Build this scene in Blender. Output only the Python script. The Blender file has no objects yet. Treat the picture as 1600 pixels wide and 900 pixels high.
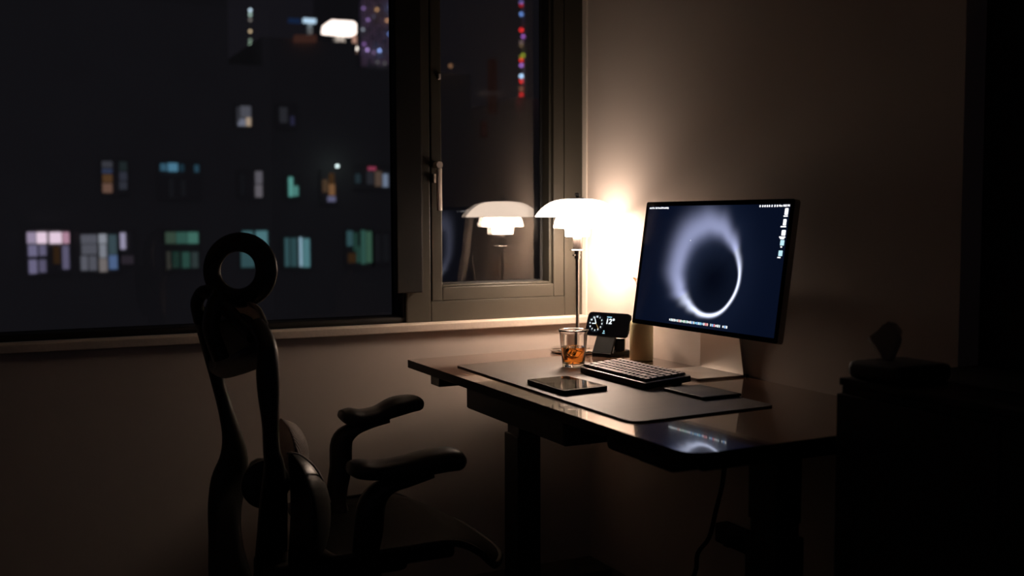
import bpy, bmesh, math, random
from mathutils import Vector, Matrix
random.seed(4)
S = bpy.context.scene
COL = S.collection

# ------------------------------------------------------------------ camera
F_PX = 1674.535
YAW, PITCH, ROLL = 0.452229, 0.065913, -0.003525
CAM = Vector((-1.83907, -3.17228, 1.174697))
_f = Vector((math.sin(YAW)*math.cos(PITCH), math.cos(YAW)*math.cos(PITCH), -math.sin(PITCH)))
_r0 = Vector((math.cos(YAW), -math.sin(YAW), 0)); _u0 = _r0.cross(_f)
_r = _r0*math.cos(ROLL) + _u0*math.sin(ROLL); _u = _u0*math.cos(ROLL) - _r0*math.sin(ROLL)
cd = bpy.data.cameras.new('camera'); cam = bpy.data.objects.new('camera', cd); COL.objects.link(cam)
cam.matrix_world = Matrix(((_r.x, _u.x, -_f.x, CAM.x), (_r.y, _u.y, -_f.y, CAM.y), (_r.z, _u.z, -_f.z, CAM.z), (0, 0, 0, 1)))
cd.sensor_width = 36; cd.lens = F_PX/1600*36; cd.clip_start = .05; cd.clip_end = 500
cd.dof.use_dof = True; cd.dof.focus_distance = 2.98; cd.dof.aperture_fstop = 2.5
S.camera = cam

# ------------------------------------------------------------------ world and view
w = bpy.data.worlds.new('night'); S.world = w; w.use_nodes = True
bg = w.node_tree.nodes['Background']; bg.inputs[0].default_value = (.80, .74, 1.0, 1); bg.inputs[1].default_value = .0105
S.view_settings.view_transform = 'Standard'; S.view_settings.look = 'None'
S.view_settings.gamma = 1; S.view_settings.use_curve_mapping = False; S.view_settings.exposure = 0.0
S.cycles.use_denoising = True
S.cycles.max_bounces = 10; S.cycles.transparent_max_bounces = 16
S.cycles.sample_clamp_indirect = 4.0
S.cycles.caustics_reflective = False

def at(px, py, axis, val):
    """point where the sight line of a spot in the photograph meets a plane of the room"""
    d = _f + _r*((px-800)/F_PX) - _u*((py-450)/F_PX)
    t = (val-CAM[axis])/d[axis]
    return CAM + d*t

# ------------------------------------------------------------------ materials
MATS = {}
def mat(name, col, rough=.5, metal=0., emit=None, es=0., trans=0., ior=1.45, coat=0., noise=None, bump=None, spec=.5, alpha=1.):
    if name in MATS: return MATS[name]
    m = bpy.data.materials.new(name); m.use_nodes = True; nt = m.node_tree
    b = nt.nodes['Principled BSDF']
    b.inputs['Base Color'].default_value = (*col, 1); b.inputs['Roughness'].default_value = rough
    b.inputs['Metallic'].default_value = metal; b.inputs['IOR'].default_value = ior
    b.inputs['Transmission Weight'].default_value = trans; b.inputs['Coat Weight'].default_value = coat
    b.inputs['Specular IOR Level'].default_value = spec; b.inputs['Alpha'].default_value = alpha
    if emit: b.inputs['Emission Color'].default_value = (*emit, 1); b.inputs['Emission Strength'].default_value = es
    tc = None
    if noise or bump: tc = nt.nodes.new('ShaderNodeTexCoord')
    if noise:   # (scale xyz, amount, detail)
        mp = nt.nodes.new('ShaderNodeMapping'); mp.inputs['Scale'].default_value = noise[0]
        n = nt.nodes.new('ShaderNodeTexNoise'); n.inputs['Scale'].default_value = 1; n.inputs['Detail'].default_value = 6
        mx = nt.nodes.new('ShaderNodeMix'); mx.data_type = 'RGBA'
        a = noise[1]
        mx.inputs[6].default_value = (*[c*(1-a) for c in col], 1); mx.inputs[7].default_value = (*[min(1, c*(1+a)) for c in col], 1)
        nt.links.new(tc.outputs['Object'], mp.inputs[0]); nt.links.new(mp.outputs[0], n.inputs['Vector'])
        nt.links.new(n.outputs['Fac'], mx.inputs[0]); nt.links.new(mx.outputs[2], b.inputs['Base Color'])
    if bump:    # (scale xyz, strength, distance)
        mp = nt.nodes.new('ShaderNodeMapping'); mp.inputs['Scale'].default_value = bump[0]
        n = nt.nodes.new('ShaderNodeTexNoise'); n.inputs['Scale'].default_value = 1; n.inputs['Detail'].default_value = 4
        bp = nt.nodes.new('ShaderNodeBump'); bp.inputs['Strength'].default_value = bump[1]; bp.inputs['Distance'].default_value = bump[2]
        nt.links.new(tc.outputs['Object'], mp.inputs[0]); nt.links.new(mp.outputs[0], n.inputs['Vector'])
        nt.links.new(n.outputs['Fac'], bp.inputs['Height']); nt.links.new(bp.outputs[0], b.inputs['Normal'])
    MATS[name] = m
    return m
def glow(name, col, s=1.):
    if name in MATS: return MATS[name]
    m = bpy.data.materials.new(name); m.use_nodes = True; nt = m.node_tree; nt.nodes.clear()
    e = nt.nodes.new('ShaderNodeEmission'); e.inputs[0].default_value = (*col, 1); e.inputs[1].default_value = s
    o = nt.nodes.new('ShaderNodeOutputMaterial'); nt.links.new(e.outputs[0], o.inputs[0])
    MATS[name] = m
    return m
def pane_glass(name, refl, tint):
    m = bpy.data.materials.new(name); m.use_nodes = True; nt = m.node_tree; nt.nodes.clear()
    t = nt.nodes.new('ShaderNodeBsdfTransparent'); t.inputs[0].default_value = (*tint, 1)
    g = nt.nodes.new('ShaderNodeBsdfGlossy'); g.inputs['Roughness'].default_value = .01; g.inputs[0].default_value = (1, .97, .93, 1)
    lw = nt.nodes.new('ShaderNodeFresnel'); lw.inputs[0].default_value = 1.5
    ad = nt.nodes.new('ShaderNodeMath'); ad.operation = 'ADD'; ad.inputs[1].default_value = refl; ad.use_clamp = True
    mx = nt.nodes.new('ShaderNodeMixShader'); o = nt.nodes.new('ShaderNodeOutputMaterial')
    nt.links.new(lw.outputs[0], ad.inputs[0]); nt.links.new(ad.outputs[0], mx.inputs[0])
    nt.links.new(t.outputs[0], mx.inputs[1]); nt.links.new(g.outputs[0], mx.inputs[2]); nt.links.new(mx.outputs[0], o.inputs[0])
    return m

M_WALL = mat('warm_white_plaster', (.66, .56, .49), .9, noise=((3, 3, 3), .03), bump=((60, 60, 60), .08, .002), spec=.2)
M_SILL = mat('cream_sill_stone', (.72, .6, .5), .6, noise=((120, 120, 120), .12), bump=((90, 90, 90), .3, .002))
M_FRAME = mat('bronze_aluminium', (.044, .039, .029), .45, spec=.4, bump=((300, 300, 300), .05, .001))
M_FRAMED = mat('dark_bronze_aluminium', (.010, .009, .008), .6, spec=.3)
M_GASKET = mat('black_gasket', (.01, .01, .01), .7)
M_FLOOR = mat('dark_wood_floor', (.05, .033, .024), .45, noise=((1.2, 12, 1), .4))
M_CEIL = mat('ceiling_paint', (.5, .47, .44), .9)
M_DOOR = mat('black_lacquer', (.008, .008, .008), .5)
M_DESK = mat('dark_walnut_veneer', (.10, .052, .034), .11, noise=((40, 3, 20), .35), spec=.8, coat=.7)
M_BLACK = mat('black_painted_steel', (.012, .012, .012), .55)
M_EDGE = mat('black_edge_band', (.008, .007, .006), .6, spec=.25)
M_MAT = mat('dark_grey_leather', (.085, .058, .042), .5, noise=((8, 30, 8), .22), bump=((400, 400, 400), .25, .0008), spec=.6)
M_ALU = mat('brushed_aluminium', (.68, .64, .6), .32, metal=1., bump=((4, 400, 4), .1, .0005))
M_CHROME = mat('polished_chrome', (.78, .77, .76), .07, metal=1.)
M_BLKGLASS = mat('black_glass', (.006, .006, .007), .06, spec=.6)
M_PLASTIC = mat('black_plastic', (.010, .010, .010), .55, spec=.3)
M_CHAIR = mat('chair_black_plastic', (.026, .025, .022), .38, bump=((250, 250, 250), .1, .001))
M_PAD = mat('arm_pad_black_rubber', (.03, .027, .024), .36)
M_KEY = mat('pale_keycap', (.72, .62, .60), .5)
M_KEYS = mat('dark_keycap_side', (.06, .055, .055), .6)
M_CASE = mat('dark_keyboard_case', (.02, .02, .022), .5)
M_RIM = mat('silver_keyboard_rim', (.5, .48, .48), .35, metal=.7)

def mesh_fabric(name, col, scale, axis='Z'):
    m = mat(name, col, .6); nt = m.node_tree; b = nt.nodes['Principled BSDF']
    tc = nt.nodes.new('ShaderNodeTexCoord'); wv = nt.nodes.new('ShaderNodeTexWave'); wv.wave_type = 'BANDS'
    wv.bands_direction = axis; wv.inputs['Scale'].default_value = scale; wv.inputs['Distortion'].default_value = .6
    rp = nt.nodes.new('ShaderNodeMix'); rp.data_type = 'RGBA'
    rp.inputs[6].default_value = (*[c*.25 for c in col], 1); rp.inputs[7].default_value = (*col, 1)
    bp = nt.nodes.new('ShaderNodeBump'); bp.inputs['Strength'].default_value = .6; bp.inputs['Distance'].default_value = .002
    nt.links.new(tc.outputs['Object'], wv.inputs[0]); nt.links.new(wv.outputs['Fac'], rp.inputs[0])
    nt.links.new(rp.outputs[2], b.inputs['Base Color']); nt.links.new(wv.outputs['Fac'], bp.inputs['Height']); nt.links.new(bp.outputs[0], b.inputs['Normal'])
    return m
M_MESH = mesh_fabric('grey_woven_mesh', (.45, .38, .34), 70, 'Y')
nt = M_MESH.node_tree; _b = nt.nodes['Principled BSDF']; _o = nt.nodes['Material Output']
_t = nt.nodes.new('ShaderNodeBsdfTranslucent'); _t.inputs[0].default_value = (.4, .33, .29, 1); _m = nt.nodes.new('ShaderNodeMixShader'); _m.inputs[0].default_value = .35
nt.links.new(_b.outputs[0], _m.inputs[1]); nt.links.new(_t.outputs[0], _m.inputs[2]); nt.links.new(_m.outputs[0], _o.inputs[0])
M_SEAT = mesh_fabric('dark_seat_mesh', (.035, .033, .02), 60, 'Y')

# ------------------------------------------------------------------ objects
def link(o):
    COL.objects.link(o); return o
def tag(o, label=None, cat=None, group=None, kind=None):
    if label: o['label'] = label
    if cat: o['category'] = cat
    if group: o['group'] = group
    if kind: o['kind'] = kind
    return o
def thing(name, loc, label, cat, group=None):
    o = bpy.data.objects.new(name, None); o.empty_display_size = .05; o.location = loc
    return tag(link(o), label, cat, group)
def root_loc(o):
    v = Vector((0, 0, 0))
    while o: v = v + o.location; o = o.parent
    return v
def obj(name, bm, m, parent=None, smooth=False, label=None, off=True):
    me = bpy.data.meshes.new(name)
    if off: bmesh.ops.translate(bm, verts=bm.verts, vec=-root_loc(parent))
    bmesh.ops.recalc_face_normals(bm, faces=bm.faces)
    bm.to_mesh(me); bm.free()
    for x in (m if isinstance(m, (list, tuple)) else [m]): me.materials.append(x)
    if smooth:
        for p in me.polygons: p.use_smooth = True
        if smooth != 'all':
            try: me.set_sharp_from_angle(angle=math.radians(40))
            except Exception: pass
    o = link(bpy.data.objects.new(name, me))
    if parent: o.parent = parent
    if label: o['label'] = label
    return o
def struct(name, bm, m, parent=None, **k):
    o = obj(name, bm, m, parent, **k)
    if not parent: o['kind'] = 'structure'
    return o
def box(bm, lo, hi, rot=None, bev=0., seg=2, mi=0):
    """box between two corners; rot = Matrix applied about its centre"""
    lo = Vector(lo); hi = Vector(hi); c = (lo+hi)/2; s = hi-lo
    t = bmesh.new()
    bmesh.ops.create_cube(t, size=1)
    for v in t.verts: v.co = Vector((v.co.x*s.x, v.co.y*s.y, v.co.z*s.z))
    if bev: bmesh.ops.bevel(t, geom=t.edges[:], offset=bev, segments=seg, affect='EDGES', profile=.6)
    for v in t.verts:
        if rot: v.co = rot @ v.co
        v.co = v.co + c
    join(bm, t, mi); return bm
def join(bm, t, mi=0):
    vs = [bm.verts.new(v.co) for v in t.verts]; t.verts.index_update()
    for f in t.faces:
        g = bm.faces.new([vs[v.index] for v in f.verts]); g.material_index = mi
    t.free()
def B(*a, **k): return box(bmesh.new(), *a, **k)
def xform(bm, M):
    for v in bm.verts: v.co = M @ v.co
    return bm
def lathe(prof, c=(0, 0, 0), seg=48, closed=False, bm=None):
    bm = bm or bmesh.new(); c = Vector(c); rings = []
    for r, z in prof:
        if r < 1e-6: rings.append([bm.verts.new(c+Vector((0, 0, z)))])
        else: rings.append([bm.verts.new(c+Vector((r*math.cos(2*math.pi*i/seg), r*math.sin(2*math.pi*i/seg), z))) for i in range(seg)])
    n = len(rings)
    for k in range(n if closed else n-1):
        a, b = rings[k], rings[(k+1) % n]
        for i in range(seg):
            j = (i+1) % seg
            q = [a[0]] if len(a) == 1 else [a[i], a[j]]
            q += [b[0]] if len(b) == 1 else [b[j], b[i]]
            if len(q) > 2: bm.faces.new(q)
    return bm
def bridge(bm, rings, cap=True, loop=False):
    n = len(rings); s = len(rings[0])
    for k in range(n if loop else n-1):
        a, b = rings[k], rings[(k+1) % n]
        for i in range(s):
            bm.faces.new([a[i], a[(i+1) % s], b[(i+1) % s], b[i]])
    if cap and not loop: bm.faces.new(rings[0]); bm.faces.new(rings[-1])
    return bm
def catmull(P, sub):
    P = [Vector(p) for p in P]; out = []
    for i in range(len(P)-1):
        p0 = P[max(i-1, 0)]; p1 = P[i]; p2 = P[i+1]; p3 = P[min(i+2, len(P)-1)]
        for k in range(sub):
            t = k/sub
            out.append(.5*((2*p1)+(p2-p0)*t+(2*p0-5*p1+4*p2-p3)*t*t+(3*p1-p0-3*p2+p3)*t**3))
    out.append(P[-1]); return out
def sweep(path, radii, ref=(0, 1, 0), seg=14, sub=4, power=2.3, cap=True, bm=None, loop=False):
    """tube along path; radii = (half size across, half size along ref) per point, rounded-box section"""
    bm = bm or bmesh.new(); ref = Vector(ref).normalized()
    radii = [(r, r) if not isinstance(r, (tuple, list)) else r for r in radii]
    if loop:
        path = list(path)+[path[0]]; radii = list(radii)+[radii[0]]
    pts = catmull(path, sub); rr = catmull([Vector((a, b, 0)) for a, b in radii], sub)
    if loop: pts = pts[:-1]; rr = rr[:-1]
    rings = []; n = len(pts)
    for i, p in enumerate(pts):
        t = (pts[(i+1) % n]-pts[i-1]) if loop else (pts[min(i+1, n-1)]-pts[max(i-1, 0)])
        t.normalize(); v = (ref-t*ref.dot(t)); 
        if v.length < 1e-4: v = Vector((1, 0, 0))
        v.normalize(); u = v.cross(t)
        ring = []
        for k in range(seg):
            a = 2*math.pi*k/seg; ca, sa = math.cos(a), math.sin(a)
            x = abs(ca)**(2/power)*math.copysign(1, ca); y = abs(sa)**(2/power)*math.copysign(1, sa)
            ring.append(bm.verts.new(p+u*(x*max(rr[i].x, 1e-4))+v*(y*max(rr[i].y, 1e-4))))
        rings.append(ring)
    return bridge(bm, rings, cap, loop)
def prism(poly, z0, z1, bev=0., bm=None, seg=2):
    t = bmesh.new(); a = [t.verts.new((x, y, z0)) for x, y in poly]; b = [t.verts.new((x, y, z1)) for x, y in poly]
    bridge(t, [a, b])
    if bev:
        bmesh.ops.bevel(t, geom=[e for e in t.edges if abs(e.verts[0].co.z-e.verts[1].co.z) < 1e-6], offset=bev, segments=seg, affect='EDGES', profile=.6)
    if bm: join(bm, t); return bm
    return t
def rrect(corners, r, n=5):
    """round the corners of a convex polygon"""
    out = []; k = len(corners)
    rs = r if isinstance(r, (list, tuple)) else [r]*k
    for i in range(k):
        p = Vector((*corners[i], 0)); a = (Vector((*corners[i-1], 0))-p).normalized(); b = (Vector((*corners[(i+1) % k], 0))-p).normalized()
        r = rs[i]
        for j in range(n+1):
            t = j/n; q0 = p+a*r; q1 = p+b*r
            q = q0*(1-t)**2+p*2*t*(1-t)+q1*t*t; out.append((q.x, q.y))
    return out
def text(s, size, M, m, parent, name='lettering', align='CENTER', ext=.0002, bold=0.):
    cu = bpy.data.curves.new(name, 'FONT'); cu.body = s; cu.size = size; cu.align_x = align; cu.align_y = 'CENTER'; cu.extrude = ext; cu.offset = bold
    cu.resolution_u = 3
    o = bpy.data.objects.new(name, cu); COL.objects.link(o)
    bpy.context.view_layer.update()
    me = bpy.data.meshes.new_from_object(o.evaluated_get(bpy.context.evaluated_depsgraph_get()))
    COL.objects.unlink(o); bpy.data.objects.remove(o)
    me.transform(Matrix.Translation(-root_loc(parent)) @ M); me.materials.append(m)
    n = link(bpy.data.objects.new(name, me)); n.parent = parent
    return n

# ================================================================== ROOM
ZD = .74                                  # desk top
XL, YB, ZC = -4.2, -4.6, 2.7
struct('floor', B((XL, YB, -.06), (.8, .2, 0)), M_FLOOR)
struct('ceiling', B((XL, YB, ZC), (.8, .2, ZC+.1)), M_CEIL)
ZS = .834                                 # sill top
WT = 2.35                                 # window head
bm = bmesh.new()
box(bm, (XL, 0, 0), (0, .2, ZS-.02)); box(bm, (XL, 0, WT), (0, .2, ZC)); 
struct('wall_back', bm, M_WALL)
struct('wall_right', B((0, -1.553, 0), (.12, .2, ZC)), M_WALL)
struct('wall_left', B((XL-.12, YB, 0), (XL, .2, ZC)), M_WALL)
bm = B((.1, YB, 0), (.7, -1.56, ZC))
door = struct('door_1', B((.06, YB, 0), (.1, -1.553, ZC)), M_DOOR)
bm.free()
# sill
struct('trim_1', B((XL, -.016, ZS-.02), (-.0005, .052, ZS+.004), bev=.003), M_SILL)
struct('trim_2', B((-.006, .018, ZS+.004), (-.0004, .05, WT), bev=.002), mat('pale_caulk', (.8, .7, .6), .5))

# window: casement on the right
FY = .045
def ring_frame(bm, x0, x1, z0, z1, y0, y1, wd, bev=.003):
    """four bars of a rectangular frame, wd = (left, right, bottom, top)"""
    l, r, b, t = wd
    box(bm, (x0, y0, z0), (x0+l, y1, z1), bev=bev); box(bm, (x1-r, y0, z0), (x1, y1, z1), bev=bev)
    box(bm, (x0+l, y0, z0), (x1-r, y1, z0+b), bev=bev); box(bm, (x0+l, y0, z1-t), (x1-r, y1, z1), bev=bev)
    return bm
w1 = struct('window_1', ring_frame(bmesh.new(), -.65, -.006, ZS+.004, WT, FY, .16, (.083, .07, .068, .06)), M_FRAME)
sash = struct('sash', ring_frame(bmesh.new(), -.5635, -.0795, .9055, WT-.064, FY-.002, .15, (.036, .04, .044, .05)), M_FRAME, w1)
bead = struct('glazing_bead', ring_frame(bmesh.new(), -.5275, -.1195, .9495, WT-.114, FY+.012, .105, (.006, .010, .007, .01), bev=.002), M_FRAME, sash)
struct('gasket', ring_frame(bmesh.new(), -.5275, -.1195, .9495, WT-.114, .105, .112, (.014, .018, .012, .016), bev=0), M_GASKET, sash)
G1 = pane_glass('coated_pane', .01, (.86, .86, .86)); G2 = pane_glass('clear_pane', .0, (.92, .92, .92)); G3 = pane_glass('plain_pane', .0, (.93, .93, .93))
struct('pane', B((-.527, .114, .95), (-.12, .118, WT-.115)), G1, sash)
struct('pane', B((-.527, .134, .95), (-.12, .138, WT-.115)), G2, sash)
M_HANDLE = mat('cream_handle', (.8, .68, .6), .45)
h = obj('window_handle', sweep([at(686, 263, 1, .012), at(686, 295, 1, .010), at(687, 329, 1, .012)], [(.0095, .007), (.0095, .007), (.009, .006)], ref=(0, 1, 0)), M_HANDLE, sash, smooth=True)
c = at(683.5, 258, 1, .03)
bmh = lathe([(0, -.022), (.011, -.022), (.0115, -.015), (.011, .012), (0, .012)], seg=20)
xform(bmh, Matrix.Translation((c.x, .022, c.z)) @ Matrix.Rotation(math.pi/2, 4, 'X'))
obj('handle_boss', bmh, M_HANDLE, h, smooth=True)
c = at(678.5, 279, 1, .04)
struct('latch', B((c.x-.005, .03, c.z-.014), (c.x+.003, .044, c.z+.014), bev=.002), M_HANDLE, sash)
c = at(686, 120, 1, .04)
struct('latch', B((c.x-.004, .033, c.z-.009), (c.x+.004, .044, c.z+.009), bev=.002), M_HANDLE, sash)
# left window
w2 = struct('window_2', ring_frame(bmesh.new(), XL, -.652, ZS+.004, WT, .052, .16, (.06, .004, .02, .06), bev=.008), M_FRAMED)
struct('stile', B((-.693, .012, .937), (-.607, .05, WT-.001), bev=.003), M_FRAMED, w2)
struct('stile_edge_highlight', B((-.6075, .014, .94), (-.6045, .05, WT-.001), bev=.001), M_FRAME, w2)  # lighter strip paints the lamplight caught on the stile's edge
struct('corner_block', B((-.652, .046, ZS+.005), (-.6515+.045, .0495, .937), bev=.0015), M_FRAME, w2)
struct('pane', B((XL+.05, .11, ZS+.02), (-.655, .116, WT-.06)), G3, w2)

# ================================================================== DESK
desk = thing('standing_desk', (-.35, -.8, 0), 'long dark walnut standing desk with black steel legs in the corner beside the window', 'desk')
top = rrect([(-.701, -.092), (-.701, -1.575), (-.006, -1.549), (-.006, -.034)], [.006, .05, .02, .006], 6)
bm = prism(top, ZD-.024, ZD, bev=.0015); bm.normal_update()
bmesh.ops.recalc_face_normals(bm, faces=bm.faces)
for f in bm.faces: f.material_index = 0 if f.normal.z > .5 else 1
obj('desktop', bm, [M_DESK, M_EDGE], desk)
def bar(name, lo, hi, bev=.003, m=None, parent=None): return obj(name, B(lo, hi, bev=bev), m or M_BLACK, parent or desk)
bar('side_bracket', (-.628, -.17, ZD-.080), (-.10, -.10, ZD-.0245))
bar('side_bracket', (-.62, -1.50, ZD-.056), (-.10, -1.43, ZD-.0245))
bar('crossbeam', (-.44, -1.43, ZD-.064), (-.40, -.17, ZD-.026)); bar('crossbeam', (-.30, -1.43, ZD-.064), (-.26, -.17, ZD-.026))
dr = bar('underdesk_drawer', (-.60, -.915, .618), (-.25, -.322, ZD-.0245), bev=.002)
obj('drawer_front', B((-.604, -.912, .622), (-.6, -.325, ZD-.03), bev=.001), M_PLASTIC, dr)
pk = obj('control_box', B((-.60, -1.30, .648), (-.47, -1.10, ZD-.0245), bev=.018, seg=4), M_PLASTIC, desk, smooth=True)
kp = obj('keypad', B((-.69, -1.50, .688), (-.62, -1.38, ZD-.0245), bev=.006), M_PLASTIC, desk, smooth=True)
for y0 in (-.243, -1.445):
    lg = obj('leg', B((-.395, y0, .53), (-.325, y0+.09-.0, ZD-.03), bev=.004), M_BLACK, desk)
    obj('inner_column', B((-.392, y0+.004, .3), (-.328, y0+.086, .56), bev=.003), M_BLACK, lg)
    obj('outer_column', B((-.400, y0-.003, .03), (-.320, y0+.093, .50), bev=.004), M_BLACK, lg)
    obj('foot', B((-.67, y0+.01, 0), (-.05, y0+.08, .03), bev=.006), M_BLACK, desk)

# desk mat
dm = obj('desk_mat', prism(rrect([(-.628, -.305), (-.638, -1.278), (-.238, -1.252), (-.256, -.258)], [.012, .035, .02, .012], 6), ZD+.0002, ZD+.0042, bev=.0012), M_MAT)
tag(dm, 'wide dark grey leather desk mat under the keyboard, tablet and glass', 'desk mat')
ZM = ZD+.0044

# ================================================================== MONITOR
MC = Vector((-.08955, -.77989, 1.03913)); my, mt = .0439, .14666
MC = CAM+(MC-CAM)*.98
mw = Vector((math.sin(my), -math.cos(my), 0)); mn0 = Vector((-math.cos(my), -math.sin(my), 0))
mu = Vector((0, 0, 1))*math.cos(mt) - mn0*math.sin(mt); mn = mw.cross(mu)
if mn.dot(mn0) < 0: mn = -mn
# local x = right seen from the front, y = up, z = towards viewer
MM = Matrix(((mw.x, mu.x, mn.x, MC.x), (mw.y, mu.y, mn.y, MC.y), (mw.z, mu.z, mn.z, MC.z), (0, 0, 0, 1))) @ Matrix.Scale(.98, 4)
mon = thing('desktop_monitor', (-.09, -.755, ZD), 'large thin monitor showing a glowing white ring on navy, on an aluminium stand', 'monitor')
W, H = .623, .362
poly = rrect([(-W/2, -H/2), (W/2, -H/2), (W/2, H/2), (-W/2, H/2)], .007, 4)
obj('housing', xform(prism(poly, -.0195, -.0015, bev=.002), MM), mat('monitor_aluminium', (.34, .32, .30), .5, metal=.9), mon, smooth=True)
obj('bezel_glass', xform(prism(poly, -.0015, 0.0, bev=.0004), MM), mat('bezel_glass', (.003, .003, .004), .08, spec=.35), mon)
# wallpaper as the colours of a fine grid (a flat picture on the screen)
def wall_col(u, v):
    du, dv = u-340, v-207
    r = math.hypot(du, dv); th = math.degrees(math.atan2(dv, du)) % 360
    K = [(0, 6.5, 1.5, 107), (45, 5.5, 1.8, 103), (90, 7, 1.8, 99), (115, 10, 1.5, 98), (135, 17, 1.05, 98), (148, 25, .78, 99), (162, 38, .52, 101), (185, 54, .38, 103), (220, 60, .35, 101), (250, 53, .36, 97), (275, 42, .38, 95), (300, 27, .4, 93), (330, 12, .8, 101), (360, 6.5, 1.5, 107)]
    for a, b in zip(K, K[1:]):
        if a[0] <= th <= b[0]:
            t = (th-a[0])/(b[0]-a[0]); t = t*t*(3-2*t); wd, A, Ri = [a[i]+(b[i]-a[i])*t for i in (1, 2, 3)]; break
    pk_ = Ri+wd*.9
    s = wd*(.55 if r < pk_ else .82)
    g = A*math.exp(-((r-pk_)/s)**2)
    halo = .02*math.exp(-((r-Ri-30)/75)**2)*(wd/60)+.004*math.exp(-((r-Ri)/60)**2)
    base = (.0022, .0045, .0145)
    k = 1 if r > Ri else .45
    return (base[0]*k+g*.74+halo*.5, base[1]*k+g*.80+halo*.75, base[2]*k+g*(1.25 if A < .7 else 1.05)+halo*1.6)
NX, NY = 250, 142
bm = bmesh.new(); sw, sh = .597, .336
vv = [[bm.verts.new((-sw/2+sw*i/NX, sh/2-sh*j/NY, .00025)) for i in range(NX+1)] for j in range(NY+1)]
cols = [wall_col(13+597*i/NX, 13+336*j/NY) for j in range(NY+1) for i in range(NX+1)]
for j in range(NY):
    for i in range(NX): bm.faces.new([vv[j][i], vv[j+1][i], vv[j+1][i+1], vv[j][i+1]])
xform(bm, MM)
def attr_glow(name, s, gloss=True):
    m = bpy.data.materials.new(name); m.use_nodes = True; nt = m.node_tree; b = nt.nodes['Principled BSDF']
    b.inputs['Base Color'].default_value = (.002, .002, .002, 1); b.inputs['Roughness'].default_value = .1; b.inputs['Specular IOR Level'].default_value = .35
    a = nt.nodes.new('ShaderNodeVertexColor'); a.layer_name = 'picture'
    nt.links.new(a.outputs[0], b.inputs['Emission Color']); b.inputs['Emission Strength'].default_value = s
    return m
scr = obj('screen', bm, attr_glow('lit_screen', 1.0), mon)
ca = scr.data.color_attributes.new('picture', 'FLOAT_COLOR', 'POINT')
for k, c in enumerate(cols): ca.data[k].color = (*c, 1)
def suv(u, v, lift=.0005): return Vector((-.3115+u/1000, .181-v/1000, lift))
def panel(bm, u0, v0, u1, v1, r=0., lift=.0004, mi=0):
    p = rrect([(-.3115+u0/1000, .181-v1/1000), (-.3115+u1/1000, .181-v1/1000), (-.3115+u1/1000, .181-v0/1000), (-.3115+u0/1000, .181-v0/1000)], max(r, .01)/1000, 3)
    t = bmesh.new(); a = [t.verts.new((x, y, lift)) for x, y in p]; b = [t.verts.new((x, y, lift+.0002)) for x, y in p]
    bridge(t, [a, b]); join(bm, t, mi)
WH = glow('screen_white', (1, 1, 1.05), 1.3)
def mtx(u, v): return MM @ Matrix.Translation(suv(u, v))
x = 20
for s, u, b in (('File', 38, 0), ('Edit', 52, 0), ('View', 66, 0), ('Go', 77, 0), ('Window', 91, 0), ('Help', 105, 0)):
    text(s, .0072, mtx(u, 18.5), WH, scr, 'menu_word', ext=.0001, bold=.0002)
bm = bmesh.new(); 
for k in range(10): pass
t = bmesh.new(); bmesh.ops.create_circle(t, cap_ends=True, radius=.0026, segments=16); xform(t, Matrix.Translation(suv(21, 18.7))); join(bm, t)
panel(bm, 26, 16, 31.5, 21, 1)
for u in (500, 510, 518.5, 527, 535, 544.5, 555, 564): panel(bm, u-2.6, 14.6, u+2.2, 20.2, 1.6)
obj('menu_icons', xform(bm, MM), WH, scr)['kind'] = 'stuff'
text('Mon 10:52 PM', .0066, mtx(589, 17.2), WH, scr, 'menu_clock', ext=.0001, bold=.0003)
LB = glow('folder_blue', (.55, .85, .95), 1.0)
for k, (u, v, wd, hh, m, cap) in enumerate(((599, 32, 12, 17, WH, 14), (597.5, 59, 11, 16, WH, 19), (598, 85.5, 14, 14, WH, 20), (597.5, 110.5, 14, 14, LB, 7), (596, 137, 14, 14, LB, 10))):
    bm = bmesh.new(); panel(bm, u-wd/2, v-hh/2, u+wd/2, v+hh/2, 2); ic = obj('desktop_icon', xform(bm, MM), m, scr)
for u, v, cw in ((598, 43.5, 15), (594.5, 70, 20), (595, 96.3, 22), (595, 99.9, 15), (596, 121, 6), (592.5, 147.5, 11)):
    bm = bmesh.new(); panel(bm, u-cw/2, v-1.5, u+cw/2, v+1.6, 1); obj('icon_caption', xform(bm, MM), WH, scr)
# dock
dc = [(1, 1, 1), (.75, .95, 1), (1, .55, .5), (.55, .9, .7), (.35, .6, 1), (.9, .3, .35), (.3, .75, 1), (1, .95, .9)]
order = [0, 1, 0, 0, 1, 0, 2, 0, 3, 0, 3, 1, 0, 0, 4, 0, 6, 4, 1, 6, 4, 0, 5, 2, -1, 1, 4, 5, 0, 0, 1, -1, 0, 4, 0]
dm_ = [glow('dock_%s' % n, c, .95) for n, c in zip(('white', 'ice', 'coral', 'mint', 'blue', 'red', 'cyan', 'cream'), dc)]
pitch = (432-178)/len(order)
for k, q in enumerate(order):
    if q < 0: continue
    u = 178+(k+.5)*pitch; bm = bmesh.new(); sz = pitch*.39 if k % 5 else pitch*.3
    panel(bm, u-sz, 337.5-(3.6 if k % 4 else 2.8), u+sz, 337.5+(3.6 if k % 4 else 2.8), 1.6)
    obj('dock_icon', xform(bm, MM), dm_[q], scr)
bm = bmesh.new(); t = bmesh.new(); bmesh.ops.create_circle(t, cap_ends=True, radius=.0016, segments=4); xform(t, Matrix.Translation(suv(231, 111))); join(bm, t)
obj('mouse_pointer', xform(bm, MM), WH, scr)
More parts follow.
